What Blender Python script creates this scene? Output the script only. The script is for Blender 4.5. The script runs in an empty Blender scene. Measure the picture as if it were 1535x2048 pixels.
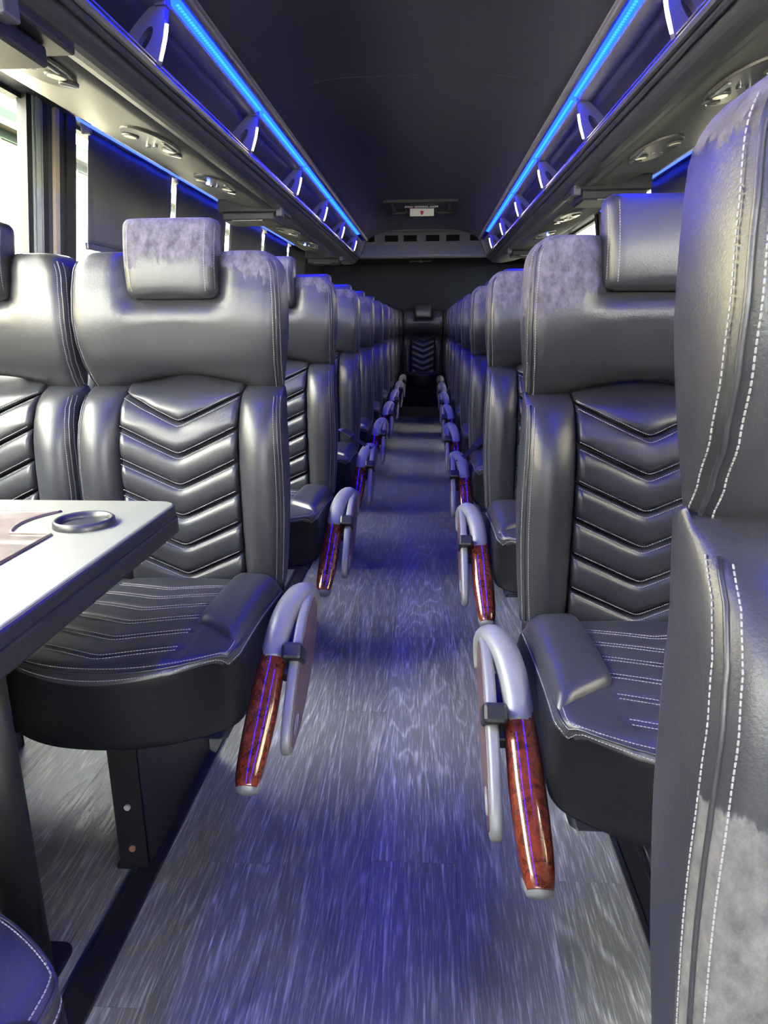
import bpy, bmesh, math, random
from math import sin, cos, pi, sqrt, exp
from mathutils import Vector, Matrix

# ------------------------------------------------------------------ camera, world, light, exposure
S = bpy.context.scene
COL = S.collection
EYE = 0.93                       # eye height above the bus floor
FPX, PITCH, YAW, ROLL = 1380.0, 0.2668, 0.0636, 0.0067
cam_d = bpy.data.cameras.new('camera')
cam_d.sensor_fit = 'AUTO'; cam_d.sensor_width = 36.0
cam_d.lens = 36.0 * FPX / 2048.0
cam_d.clip_start = 0.02; cam_d.clip_end = 200
cam = bpy.data.objects.new('camera', cam_d); COL.objects.link(cam)
cam.matrix_world = (Matrix.Translation((0, 0, EYE)) @ Matrix.Rotation(YAW, 4, 'Z')
                    @ Matrix.Rotation(pi / 2 - PITCH, 4, 'X') @ Matrix.Rotation(-ROLL, 4, 'Z'))
S.camera = cam

W = bpy.data.worlds.new('daylight'); S.world = W; W.use_nodes = True
wn = W.node_tree.nodes; wl = W.node_tree.links
bg = wn['Background']
bg.inputs['Color'].default_value = (1.0, 0.985, 0.91, 1)
bg.inputs['Strength'].default_value = 13.0

# low sun from the far side: it lights the facade outside the bare window, the other building keeps it off the bus
sun_d = bpy.data.lights.new('sun', 'SUN'); sun_d.energy = 34.0; sun_d.angle = .01; sun_d.color = (1.0, .97, .86)
sun = bpy.data.objects.new('sun', sun_d); COL.objects.link(sun)
sun.rotation_euler = Vector((-1.0, .10, -.80)).to_track_quat('-Z', 'Y').to_euler()

def portal(name, loc, rot, sx, sy):
    d = bpy.data.lights.new(name, 'AREA'); d.shape = 'RECTANGLE'; d.size = sx; d.size_y = sy
    d.cycles.is_portal = True
    o = bpy.data.objects.new(name, d); COL.objects.link(o); o.location = loc; o.rotation_euler = rot
    return o
# sky portals in the glazed openings (they emit nothing themselves)
portal('portal_windscreen', (-.055, -2.66, 1.44), (pi / 2, 0, 0), 2.0, .44)
portal('portal_window_left', (-1.42, 2.5, 1.1), (0, -pi / 2, 0), 1.0, 9.6)
portal('portal_window_right', (1.31, 2.5, 1.1), (0, pi / 2, 0), 1.0, 9.6)

S.view_settings.view_transform = 'Standard'
S.view_settings.look = 'None'
S.view_settings.gamma = 1.0
S.view_settings.use_curve_mapping = False
S.view_settings.exposure = 2.55
S.cycles.use_denoising = True
S.cycles.max_bounces = 6
S.cycles.diffuse_bounces = 4
S.cycles.glossy_bounces = 3
S.cycles.transmission_bounces = 2
S.cycles.sample_clamp_indirect = 8.0

random.seed(7)
CX = -0.055                       # centre line of the aisle

# ------------------------------------------------------------------ materials
MAT = {}
def nodes(m): return m.node_tree.nodes, m.node_tree.links
def new_mat(name, col=(.5, .5, .5), rough=.5, metal=0.0, spec=.5, coat=0.0, coat_r=.05, emis=None, estr=0.0):
    m = bpy.data.materials.new(name); m.use_nodes = True
    b = m.node_tree.nodes['Principled BSDF']
    b.inputs['Base Color'].default_value = (*col, 1)
    b.inputs['Roughness'].default_value = rough
    b.inputs['Metallic'].default_value = metal
    b.inputs['Specular IOR Level'].default_value = spec
    b.inputs['Coat Weight'].default_value = coat
    b.inputs['Coat Roughness'].default_value = coat_r
    if emis:
        b.inputs['Emission Color'].default_value = (*emis, 1)
        b.inputs['Emission Strength'].default_value = estr
    MAT[name] = m
    return m
def add(nt, t, **kw):
    n = nt.nodes.new(t)
    for k, v in kw.items(): setattr(n, k, v)
    return n
def objcoord(nt, scale=(1, 1, 1)):
    tc = add(nt, 'ShaderNodeTexCoord'); mp = add(nt, 'ShaderNodeMapping')
    mp.inputs['Scale'].default_value = scale
    nt.links.new(tc.outputs['Object'], mp.inputs['Vector'])
    return mp.outputs['Vector']
def noise(nt, vec, scale, detail=2, rough=.5, dist=0.0):
    n = add(nt, 'ShaderNodeTexNoise')
    n.inputs['Scale'].default_value = scale; n.inputs['Detail'].default_value = detail
    n.inputs['Roughness'].default_value = rough; n.inputs['Distortion'].default_value = dist
    nt.links.new(vec, n.inputs['Vector'])
    return n.outputs['Fac']
def ramp(nt, fac, stops):
    r = add(nt, 'ShaderNodeValToRGB')
    el = r.color_ramp.elements
    while len(el) < len(stops): el.new(.5)
    for e, (p, c) in zip(el, stops):
        e.position = p; e.color = (*c, 1) if len(c) == 3 else c
    nt.links.new(fac, r.inputs['Fac'])
    return r.outputs['Color']
def math_n(nt, op, a, b=None, c=None):
    n = add(nt, 'ShaderNodeMath', operation=op)
    for i, v in enumerate((a, b, c)):
        if v is None: continue
        if isinstance(v, (int, float)): n.inputs[i].default_value = v
        else: nt.links.new(v, n.inputs[i])
    return n.outputs[0]
def bump(nt, h, strength=.3, dist=.002):
    b = add(nt, 'ShaderNodeBump'); b.inputs['Strength'].default_value = strength; b.inputs['Distance'].default_value = dist
    nt.links.new(h, b.inputs['Height'])
    nt.links.new(b.outputs['Normal'], nt.nodes['Principled BSDF'].inputs['Normal'])
def mixc(nt, fac, a, b):
    m = add(nt, 'ShaderNodeMix', data_type='RGBA')
    nt.links.new(fac, m.inputs['Factor'])
    for sock, v in ((m.inputs['A'], a), (m.inputs['B'], b)):
        if isinstance(v, tuple): sock.default_value = (*v, 1)
        else: nt.links.new(v, sock)
    return m.outputs['Result']
def smooth(nt, v, lo, hi):
    n = add(nt, 'ShaderNodeMapRange', interpolation_type='SMOOTHSTEP')
    nt.links.new(v, n.inputs['Value']); n.inputs['From Min'].default_value = lo; n.inputs['From Max'].default_value = hi
    return n.outputs['Result']

def leather(name, col, rough):
    """black leather; the worn top edge (peeled to a grey-violet backing) is driven by the object's own 'wear' values"""
    m = new_mat(name, col, rough); nt = m.node_tree; L = nt.links
    b = nt.nodes['Principled BSDF']
    v = objcoord(nt)
    grain = noise(nt, v, 420, 2, .6)
    soft = noise(nt, v, 9, 2, .6)
    tc = add(nt, 'ShaderNodeTexCoord'); sep = add(nt, 'ShaderNodeSeparateXYZ'); L.new(tc.outputs['Object'], sep.inputs[0])
    def attr(n):
        a = add(nt, 'ShaderNodeAttribute', attribute_type='OBJECT', attribute_name=n); return a.outputs['Fac']
    # ragged noise field, stretched in z, shifted per seat
    mp = add(nt, 'ShaderNodeMapping'); mp.inputs['Scale'].default_value = (1, 1, .22)
    L.new(tc.outputs['Object'], mp.inputs['Vector'])
    cx = add(nt, 'ShaderNodeCombineXYZ'); L.new(attr('wear_seed'), cx.inputs['X']); L.new(attr('wear_seed'), cx.inputs['Z'])
    L.new(cx.outputs[0], mp.inputs['Location'])
    rag = math_n(nt, 'SUBTRACT', noise(nt, mp.outputs['Vector'], 48, 4, .72), .5)
    rag2 = math_n(nt, 'SUBTRACT', noise(nt, mp.outputs['Vector'], 9, 3, .6), .5)
    edge = math_n(nt, 'SUBTRACT', sep.outputs['Z'], attr('wear_z'))
    edge = math_n(nt, 'ADD', edge, math_n(nt, 'MULTIPLY', sep.outputs['X'], attr('wear_tilt')))
    edge = math_n(nt, 'ADD', edge, math_n(nt, 'MULTIPLY', rag, .11))
    edge = math_n(nt, 'ADD', edge, math_n(nt, 'MULTIPLY', rag2, .08))
    m1 = math_n(nt, 'MULTIPLY', smooth(nt, edge, -.003, .003), attr('wear'))
    e2 = math_n(nt, 'SUBTRACT', attr('wear_low_z'), sep.outputs['Z'])
    e2 = math_n(nt, 'ADD', e2, math_n(nt, 'MULTIPLY', rag, .05))
    e2 = math_n(nt, 'ADD', e2, math_n(nt, 'MULTIPLY', rag2, .05))
    m2 = math_n(nt, 'MULTIPLY', smooth(nt, e2, -.002, .002), attr('wear_low'))
    e3 = math_n(nt, 'SUBTRACT', .022, sep.outputs['Y'])           # only on the face, not the side panel
    m2 = math_n(nt, 'MULTIPLY', m2, smooth(nt, e3, -.004, .004))
    mask = math_n(nt, 'MAXIMUM', m1, m2)
    hair = noise(nt, objcoord(nt, (1, 1, .6)), 70, 4, .7)
    worn = ramp(nt, hair, [(.3, (.026, .024, .031)), (.7, (.100, .093, .110))])
    base = mixc(nt, soft, (col[0] * .8, col[1] * .8, col[2] * .8), (col[0] * 1.25, col[1] * 1.25, col[2] * 1.25))
    worn2 = ramp(nt, hair, [(.3, (.040, .039, .040)), (.7, (.105, .102, .102))])
    L.new(mixc(nt, mask, base, mixc(nt, m2, worn, worn2)), b.inputs['Base Color'])
    rr = math_n(nt, 'ADD', rough - .06, math_n(nt, 'MULTIPLY', soft, .12))
    L.new(math_n(nt, 'ADD', rr, math_n(nt, 'MULTIPLY', mask, .5)), b.inputs['Roughness'])
    h = math_n(nt, 'ADD', grain, math_n(nt, 'MULTIPLY', soft, 4.0))
    bump(nt, h, .22, .0012)
    return m
leather('leather', (.020, .0205, .0240), .385)
leather('skirt_vinyl', (.006, .0065, .008), .46)
MAT['skirt_vinyl'].node_tree.nodes['Principled BSDF'].inputs['Specular IOR Level'].default_value = .15

def wood(name, dark, light, scale):
    m = new_mat(name, light, .16, coat=1.0, coat_r=.03); nt = m.node_tree
    v = objcoord(nt)
    f = noise(nt, v, scale, 5, .65, 1.8)
    f2 = noise(nt, v, scale * 4.5, 3, .6, .8)
    f = math_n(nt, 'ADD', math_n(nt, 'MULTIPLY', f, .7), math_n(nt, 'MULTIPLY', f2, .3))
    c = ramp(nt, f, [(.34, dark), (.5, light), (.66, tuple(min(1, x * 1.5) for x in light))])
    nt.links.new(c, nt.nodes['Principled BSDF'].inputs['Base Color'])
    return m
wood('burl', (.018, .004, .003), (.095, .018, .008), 26)
m = wood('burl_matt', (.035, .018, .017), (.075, .038, .034), 30)
m.node_tree.nodes['Principled BSDF'].inputs['Coat Weight'].default_value = .15
m.node_tree.nodes['Principled BSDF'].inputs['Roughness'].default_value = .4
m = wood('burl_table', (.035, .022, .018), (.075, .052, .044), 14)
m.node_tree.nodes['Principled BSDF'].inputs['Coat Weight'].default_value = .3
m.node_tree.nodes['Principled BSDF'].inputs['Roughness'].default_value = .35
new_mat('silver', (.135, .138, .138), .42, metal=.1)
new_mat('chrome', (.8, .8, .82), .15, metal=1.0)
new_mat('thread', (.18, .177, .177), .7)
new_mat('black_plastic', (.010, .010, .012), .42)
new_mat('black_metal', (.009, .009, .011), .48, spec=.3)
new_mat('bolt_steel', (.62, .60, .52), .4, metal=.6)
new_mat('rust_bolt', (.30, .16, .09), .6, metal=.3)
new_mat('rubber', (.012, .012, .014), .6)
new_mat('alu', (.42, .47, .46), .4, metal=.5)
new_mat('beige_trim', (.55, .45, .36), .5)
new_mat('gutter_paint', (.03, .029, .022), .5)
new_mat('shade_bar', (.10, .10, .13), .22, metal=.4)
new_mat('white_paper', (.9, .88, .78), .6)
new_mat('vent_black', (.005, .005, .006), .6)
new_mat('red_ink', (.45, .03, .05), .6)
new_mat('lamp_glass', (.70, .68, .55), .25)
new_mat('monitor_plastic', (.014, .014, .018), .5, spec=.25)
new_mat('seat_shell', (.020, .020, .024), .5)
new_mat('lip_trim', (.06, .06, .085), .18, metal=.55)
new_mat('rack_inner', (.10, .10, .13), .45)
new_mat('bracket_paint', (.05, .05, .075), .5)
new_mat('rack_fascia', (.035, .036, .042), .38)

def grained(name, col, rough, scale, var=.25, bs=.25, bd=.001):
    m = new_mat(name, col, rough); nt = m.node_tree
    f = noise(nt, objcoord(nt), scale, 3, .7)
    c = mixc(nt, f, tuple(x * (1 - var) for x in col), tuple(x * (1 + var) for x in col))
    nt.links.new(c, nt.nodes['Principled BSDF'].inputs['Base Color'])
    bump(nt, f, bs, bd)
    return m
grained('ceiling_cloth', (.048, .046, .072), .95, 500, .35)
grained('rear_cloth', (.026, .029, .042), .95, 300, .3)
grained('rear_header', (.010, .010, .014), .8, 300, .3)
grained('ac_plastic', (.09, .093, .11), .6, 350, .15)
grained('rack_underside', (.066, .068, .066), .50, 700, .10, .15, .0006)
grained('wall_trim', (.04, .04, .048), .6, 400, .15)
grained('shade_cloth', (.085, .088, .11), .45, 600, .12, .2, .0006)
grained('table_top', (.12, .122, .095), .48, 600, .06, .12, .0005)
grained('table_edge', (.013, .0135, .017), .40, 500, .1, .1, .0005)
grained('siding', (.36, .33, .25), .7, 3, .06)
grained('siding_band', (.012, .017, .014), .6, 5, .08)
grained('asphalt', (.12, .12, .115), .9, 60, .3)
grained('bus_body', (.03, .03, .035), .5, 20, .1)

for k_, v_ in (('siding', 0), ('siding_band', 0), ('gutter_paint', 0), ('asphalt', 0), ('vent_black', .05), ('rear_cloth', .1), ('rear_header', .1), ('ceiling_cloth', .1), ('black_plastic', .35)):
    MAT[k_].node_tree.nodes['Principled BSDF'].inputs['Specular IOR Level'].default_value = v_
# wood-look vinyl planks
m = new_mat('vinyl_plank', (.06, .06, .07), .36); nt = m.node_tree
oi = add(nt, 'ShaderNodeObjectInfo')
cmb = add(nt, 'ShaderNodeCombineXYZ')
nt.links.new(math_n(nt, 'MULTIPLY', oi.outputs['Random'], 37.0), cmb.inputs['X'])
nt.links.new(math_n(nt, 'MULTIPLY', oi.outputs['Random'], 91.0), cmb.inputs['Y'])
tc = add(nt, 'ShaderNodeTexCoord'); mp = add(nt, 'ShaderNodeMapping'); mp.inputs['Scale'].default_value = (1, .10, 1)
nt.links.new(tc.outputs['Object'], mp.inputs['Vector']); nt.links.new(cmb.outputs[0], mp.inputs['Location'])
field = noise(nt, mp.outputs['Vector'], 5.5, 3, .5, .6)
rings = math_n(nt, 'FRACT', math_n(nt, 'MULTIPLY', field, 17.0))
rings = math_n(nt, 'ABSOLUTE', math_n(nt, 'SUBTRACT', rings, .5))           # 0 .. .5 contour lines
line = smooth(nt, rings, .32, .5)
mp2 = add(nt, 'ShaderNodeMapping'); mp2.inputs['Scale'].default_value = (1, .045, 1)
nt.links.new(tc.outputs['Object'], mp2.inputs['Vector']); nt.links.new(cmb.outputs[0], mp2.inputs['Location'])
streak = noise(nt, mp2.outputs['Vector'], 260, 3, .7)
fine = smooth(nt, streak, .45, .75)
g = math_n(nt, 'ADD', math_n(nt, 'MULTIPLY', line, .40), math_n(nt, 'MULTIPLY', fine, .60))
g = math_n(nt, 'MULTIPLY', g, math_n(nt, 'ADD', .35, smooth(nt, streak, .3, .65)))
tone = math_n(nt, 'ADD', .82, math_n(nt, 'MULTIPLY', oi.outputs['Random'], .36))
base = mixc(nt, g, (.094, .096, .080), (.32, .322, .285))
mul = add(nt, 'ShaderNodeMix', data_type='RGBA', blend_type='MULTIPLY'); mul.inputs['Factor'].default_value = 1
nt.links.new(base, mul.inputs['A'])
tcx = add(nt, 'ShaderNodeCombineXYZ')
for i in range(3): nt.links.new(tone, tcx.inputs[i])
nt.links.new(tcx.outputs[0], mul.inputs['B'])
bb = nt.nodes['Principled BSDF']
nt.links.new(mul.outputs['Result'], bb.inputs['Base Color'])
nt.links.new(math_n(nt, 'ADD', .34, math_n(nt, 'MULTIPLY', g, .2)), bb.inputs['Roughness'])
bump(nt, math_n(nt, 'MULTIPLY', g, -1.0), .35, .0012)

# thin window glass: mostly clear with a faint reflection
m = bpy.data.materials.new('window_glass'); m.use_nodes = True; nt = m.node_tree
nt.nodes.remove(nt.nodes['Principled BSDF'])
tr = add(nt, 'ShaderNodeBsdfTransparent'); tr.inputs[0].default_value = (.93, .95, .93, 1)
gl = add(nt, 'ShaderNodeBsdfGlossy'); gl.inputs['Roughness'].default_value = .02
mx = add(nt, 'ShaderNodeMixShader'); mx.inputs[0].default_value = .05
nt.links.new(tr.outputs[0], mx.inputs[1]); nt.links.new(gl.outputs[0], mx.inputs[2])
nt.links.new(mx.outputs[0], nt.nodes['Material Output'].inputs['Surface'])
MAT['window_glass'] = m

def emitter(name, col, strength):
    m = bpy.data.materials.new(name); m.use_nodes = True; nt = m.node_tree
    nt.nodes.remove(nt.nodes['Principled BSDF'])
    e = add(nt, 'ShaderNodeEmission'); e.inputs[0].default_value = (*col, 1); e.inputs[1].default_value = strength
    nt.links.new(e.outputs[0], nt.nodes['Material Output'].inputs['Surface'])
    MAT[name] = m
emitter('blue_lens', (.0004, .0026, 1.0), 22.0)
emitter('blue_led', (.004, .045, 1.0), 3.0)
emitter('white_led', (1.0, .86, .66), 2.2)
emitter('window_blue', (.02, .045, 1.0), 1.5)
emitter('call_light', (.10, .16, 1.0), 6.0)

# ------------------------------------------------------------------ helpers
def mesh(name, verts, faces, mat=None, sm=True):
    me = bpy.data.meshes.new(name)
    me.from_pydata([tuple(v) for v in verts], [], faces)
    me.update()
    if sm: me.polygons.foreach_set('use_smooth', [True] * len(me.polygons))
    if mat: me.materials.append(MAT[mat])
    return me
def link(name, me, parent=None):
    o = bpy.data.objects.new(name, me); COL.objects.link(o)
    if parent: o.parent = parent
    return o
def tag(o, label=None, cat=None, group=None, kind=None):
    if label: o['label'] = label
    if cat: o['category'] = cat
    if group: o['group'] = group
    if kind: o['kind'] = kind
    return o
def empty(name, loc=(0, 0, 0), rz=0.0):
    o = bpy.data.objects.new(name, None); COL.objects.link(o); o.location = loc; o.rotation_euler = (0, 0, rz)
    o.empty_display_size = .1
    return o
def copy_tree(o, parent=None):
    c = o.copy(); COL.objects.link(c); c.parent = parent
    for ch in list(o.children): copy_tree(ch, c)
    return c
def bm_mesh(name, bm, mat, sm=False):
    bmesh.ops.recalc_face_normals(bm, faces=bm.faces[:])
    me = bpy.data.meshes.new(name); bm.to_mesh(me); bm.free()
    if sm: me.polygons.foreach_set('use_smooth', [True] * len(me.polygons))
    if mat: me.materials.append(MAT[mat])
    return me
def box_bm(boxes, bev=0.0, seg=2):
    bm = bmesh.new()
    for (x0, x1, y0, y1, z0, z1) in boxes:
        mt = Matrix.Translation(((x0 + x1) / 2, (y0 + y1) / 2, (z0 + z1) / 2)) @ Matrix.Diagonal((x1 - x0, y1 - y0, z1 - z0, 1))
        bmesh.ops.create_cube(bm, size=1, matrix=mt)
    if bev > 0:
        bmesh.ops.bevel(bm, geom=bm.edges[:], offset=bev, segments=seg, profile=.5, affect='EDGES', clamp_overlap=True)
    return bm
def box(name, mat, *b, bev=0.0, parent=None, seg=2):
    return link(name, bm_mesh(name, box_bm([b], bev, seg), mat), parent)
def prism_bm(pts, y0, y1, bev=0.0, axis='Y'):
    """closed polygon pts in (x,z) extruded along y (axis='X': pts are (y,z) extruded along x; axis='Z': (x,y) along z)"""
    bm = bmesh.new()
    def P(p, t):
        return {'Y': (p[0], t, p[1]), 'X': (t, p[0], p[1]), 'Z': (p[0], p[1], t)}[axis]
    a = [bm.verts.new(P(p, y0)) for p in pts]; b = [bm.verts.new(P(p, y1)) for p in pts]
    n = len(pts)
    bm.faces.new(a); bm.faces.new(b[::-1])
    for i in range(n): bm.faces.new((a[i], b[i], b[(i + 1) % n], a[(i + 1) % n]))
    bmesh.ops.recalc_face_normals(bm, faces=bm.faces[:])
    if bev > 0:
        bmesh.ops.bevel(bm, geom=bm.edges[:], offset=bev, segments=2, profile=.5, affect='EDGES', clamp_overlap=True)
    return bm
def strip_mesh(name, prof, y0, y1, mat, ny=1, sm=True, thick=0.0):
    """open (x,z) profile swept along y; thick gives it a body"""
    P = list(prof)
    if thick:
        Q = []
        for i, p in enumerate(P):
            a = P[max(0, i - 1)]; b = P[min(len(P) - 1, i + 1)]
            dx, dz = b[0] - a[0], b[1] - a[1]; l = math.hypot(dx, dz) or 1
            Q.append((p[0] - dz / l * thick, p[1] + dx / l * thick))
        P = P + Q[::-1]
    n = len(P); V = []; F = []
    for j in range(ny + 1):
        y = y0 + (y1 - y0) * j / ny
        V += [(p[0], y, p[1]) for p in P]
    for j in range(ny):
        for i in range(n if thick else n - 1):
            k = (i + 1) % n
            F.append((j * n + i, j * n + k, (j + 1) * n + k, (j + 1) * n + i))
    if thick:
        F.append(tuple(range(n))); F.append(tuple(range(ny * n + n - 1, ny * n - 1, -1)))
    return mesh(name, V, F, mat, sm)
def tube(name, path, rad, mat, seg=8, closed=False, sy=1.0, caps=True):
    """round tube along a polyline; rad a number or list; sy squashes one side axis"""
    V = []; F = []; n = len(path); P = [Vector(p) for p in path]
    up0 = None
    for i, p in enumerate(P):
        a = P[i - 1] if (i > 0 or closed) else P[0]; b = P[(i + 1) % n] if (i < n - 1 or closed) else P[-1]
        t = (b - a).normalized()
        if up0 is None:
            up0 = Vector((1, 0, 0)) if abs(t.x) < .8 else Vector((0, 0, 1))
        s = (up0 - t * up0.dot(t)).normalized(); up0 = s
        u = t.cross(s)
        r = rad[i] if isinstance(rad, (list, tuple)) else rad
        for k in range(seg):
            an = 2 * pi * k / seg
            V.append(p + s * (cos(an) * r) + u * (sin(an) * r * sy))
    for i in range(n if closed else n - 1):
        for k in range(seg):
            a = i * seg + k; b = i * seg + (k + 1) % seg; j = (i + 1) % n
            F.append((a, b, j * seg + (k + 1) % seg, j * seg + k))
    if not closed and caps:
        F.append(tuple(range(seg - 1, -1, -1))); F.append(tuple(range((n - 1) * seg, n * seg)))
    return mesh(name, V, F, mat)
def spacing(n, ends=3, frac=.12):
    """0..1 samples, denser towards both ends"""
    out = []
    for i in range(n + 1):
        t = i / n
        out.append(.5 - .5 * cos(pi * t) if ends else t)
    return [(.6 * a + .4 * i / n) for i, a in enumerate(out)]
def rnd(d, R):
    if d >= R: return 0.0
    d = max(d, 0.0)
    return R - sqrt(max(0.0, R * R - (R - d) ** 2))
def slab(name, pos, front, back, R, ns, nt, mat, Rb=.015, axes='xzy', ds=None, dt=None):
    """padded body. pos(s,t)->(p,q) outline plane, front(p,q,s,t) and back(p,q) heights along the third axis (front < back).
    The front edge is rounded with radius R. axes names which world axis p, q and height run along; '-' not needed."""
    Sx = ds or spacing(ns); Tx = dt or spacing(nt)
    ns = len(Sx) - 1; nt = len(Tx) - 1
    PT = [[pos(s, t) for t in Tx] for s in Sx]
    def dist(a, b): return math.hypot(a[0] - b[0], a[1] - b[1])
    V = []; F = []
    ai = {'x': 0, 'y': 1, 'z': 2}
    neg = axes[2].isupper()
    ia, ib, ic = ai[axes[0]], ai[axes[1]], ai[axes[2].lower()]
    def put(p, q, h):
        v = [0, 0, 0]; v[ia] = p; v[ib] = q; v[ic] = -h if neg else h; V.append(tuple(v))
    fr = []; bk = []
    for i in range(ns + 1):
        for j in range(nt + 1):
            p, q = PT[i][j]
            d1 = min(dist((p, q), PT[0][j]), dist((p, q), PT[ns][j]))
            d2 = min(dist((p, q), PT[i][0]), dist((p, q), PT[i][nt]))
            h = front(p, q, Sx[i], Tx[j]) + rnd(d1, R) + rnd(d2, R)
            hb = back(p, q) - rnd(d1, Rb) - rnd(d2, Rb)
            h = min(h, hb - .0005)
            fr.append((p, q, h)); bk.append((p, q, hb))
    for f in fr: put(*f)
    for f in bk: put(*f)
    N = len(fr); id_ = lambda i, j: i * (nt + 1) + j
    for i in range(ns):
        for j in range(nt):
            F.append((id_(i, j), id_(i + 1, j), id_(i + 1, j + 1), id_(i, j + 1)))
            F.append((N + id_(i, j), N + id_(i, j + 1), N + id_(i + 1, j + 1), N + id_(i + 1, j)))
    bd = [id_(i, 0) for i in range(ns)] + [id_(ns, j) for j in range(nt)] + [id_(i, nt) for i in range(ns, 0, -1)] + [id_(0, j) for j in range(nt, 0, -1)]
    for k in range(len(bd)):
        a, b = bd[k], bd[(k + 1) % len(bd)]
        F.append((a, N + a, N + b, b))
    bm = bmesh.new()
    vs = [bm.verts.new(v) for v in V]
    for f in F:
        try: bm.faces.new([vs[i] for i in f])
        except ValueError: pass
    bmesh.ops.remove_doubles(bm, verts=bm.verts[:], dist=1e-6)
    return bm_mesh(name, bm, mat, True)
def resample(path, step):
    P = [Vector(p) for p in path]; out = []; carry = 0.0
    for a, b in zip(P, P[1:]):
        l = (b - a).length
        if l < 1e-9: continue
        d = carry
        while d < l:
            out.append((a + (b - a) * (d / l), (b - a) / l)); d += step
        carry = d - l
    return out
def stitches(name, paths, step=.0046, ln=.0040, w=.00075, mat='thread'):
    V = []; F = []
    for path in paths:
        for p, t in resample(path, step):
            a = Vector((1, 0, 0)) if abs(t.x) < .8 else Vector((0, 0, 1))
            s = (a - t * a.dot(t)).normalized() * w; u = t.cross(s).normalized() * w
            n = len(V); h = t * (ln / 2)
            V += [p - h, p + s - h * .7, p + u - h * .7, p - s - h * .7, p - u - h * .7,
                  p + s + h * .7, p + u + h * .7, p - s + h * .7, p - u + h * .7, p + h]
            for k in range(4):
                k2 = (k + 1) % 4
                F += [(n, n + 1 + k2, n + 1 + k), (n + 1 + k, n + 1 + k2, n + 5 + k2, n + 5 + k), (n + 9, n + 5 + k, n + 5 + k2)]
    return mesh(name, V, F, mat, False)
def interp(tab, z):
    if z <= tab[0][0]: return tab[0][1]
    for (a, va), (b, vb) in zip(tab, tab[1:]):
        if z <= b:
            t = (z - a) / (b - a); t = t * t * (3 - 2 * t) * .5 + t * .5
            return va + (vb - va) * t
    return tab[-1][1]
def H(z): return z + EYE
def disc_mesh(name, r, h, mat, seg=20, rx=None):
    bm = bmesh.new()
    bmesh.ops.create_cone(bm, cap_ends=True, segments=seg, radius1=r, radius2=r, depth=h)
    if rx: bmesh.ops.scale(bm, vec=(rx / r, 1, 1), verts=bm.verts[:])
    return bm_mesh(name, bm, mat)

# ------------------------------------------------------------------ shell of the bus
Y0, Y1 = -2.6, 8.25
def wall_x(z, side):
    """side walls lean in above the seat shoulders"""
    off = .13 * max(0.0, 1.60 - max(z, .80))
    return (-1.20 - off) if side < 0 else (1.09 + off)

floor = box('floor', 'black_metal', -1.36, 1.25, Y0, 8.45, -.06, -.004)
tag(floor, kind='structure')
# planks: 152 mm wide, laid lengthways with staggered ends
pw = .1515
plank_cache = {}
nx = 17
for i in range(nx):
    x0 = -1.305 + i * pw
    y = Y0 - random.uniform(0, .9)
    while y < 7.2:
        ln = .915
        a, b = max(y, Y0), min(y + ln, 7.2)
        y += ln
        if b - a < .03: continue
        w = min(pw, 1.22 - x0)
        key = (round(b - a, 3), round(w, 3))
        if key not in plank_cache:
            plank_cache[key] = bm_mesh('plank', box_bm([(.0003, w - .0003, .0003, b - a - .0003, -.005, 0)]), 'vinyl_plank')
        o = link('plank', plank_cache[key], floor); o.location = (x0, a, 0)
rear_step = box('rear_step', 'black_metal', -1.32, 1.21, 7.17, 8.45, 0, .10, bev=.004)
tag(rear_step, kind='structure')
link('plinth', bm_mesh('plinth', box_bm([(-1.14, 1.03, 7.36, 8.2, .10, .285)], .004), 'rear_header'), rear_step)

# ceiling, gently arched between the two racks
cp = []
for i in range(25):
    x = -.545 + i * (.98 / 24)
    u = (x - CX) / .48
    cp.append((x, H(.785 - .080 * abs(u) ** 4.5)))
tag(link('ceiling', strip_mesh('ceiling', cp, Y0, 6.75, 'ceiling_cloth', 1, True, .02)), kind='structure')
link('ceiling_seam', tube('ceiling_seam', [(x, 2.56, z - .0005) for x, z in cp[2:-2]], .0016, 'ceiling_cloth', 6), bpy.data.objects['ceiling'])
# outer roof skin closes the body
rp = [(-1.22, H(.66))] + [(-1.22 + .2 * sin(a), H(.66) + .22 * (1 - cos(a))) for a in (.4, .8, 1.2, 1.5)] + [(CX, H(.93))] + \
     [(1.11 - .2 * sin(a), H(.66) + .22 * (1 - cos(a))) for a in (1.5, 1.2, .8, .4)] + [(1.11, H(.66))]
tag(link('roof', strip_mesh('roof', rp, Y0, 8.45, 'bus_body', 1, True, .03)), kind='structure')

WZ0, WZ1 = .90, 1.60            # glass from sill to header
def wall_panel(side, y0, y1, z0, z1, th=.04):
    """piece of leaning side wall"""
    V = []
    zs = [z0] + ([.80] if z0 < .80 < z1 else []) + [z1]
    n = len(zs); s = -1 if side < 0 else 1
    for y in (y0, y1):
        for z in zs: V.append((wall_x(z, side), y, z))
        for z in zs: V.append((wall_x(z, side) + s * th, y, z))
    F = []; m = 2 * n
    for k in range(n - 1):
        F += [(k, k + 1, m + k + 1, m + k), (n + k, m + n + k, m + n + k + 1, n + k + 1),
              (k, n + k, n + k + 1, k + 1), (m + k, m + k + 1, m + n + k + 1, m + n + k)]
    F += [(0, m, m + n, n), (n - 1, n + n - 1, m + n + n - 1, m + n - 1)]
    return V, F
def wall_obj(name, pieces, side, mat):
    V = []; F = []
    for p in pieces:
        v, f = wall_panel(side, *p); k = len(V); V += v; F += [tuple(i + k for i in q) for q in f]
    o = link(name, mesh(name, V, F, mat, False))
    return o
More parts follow.
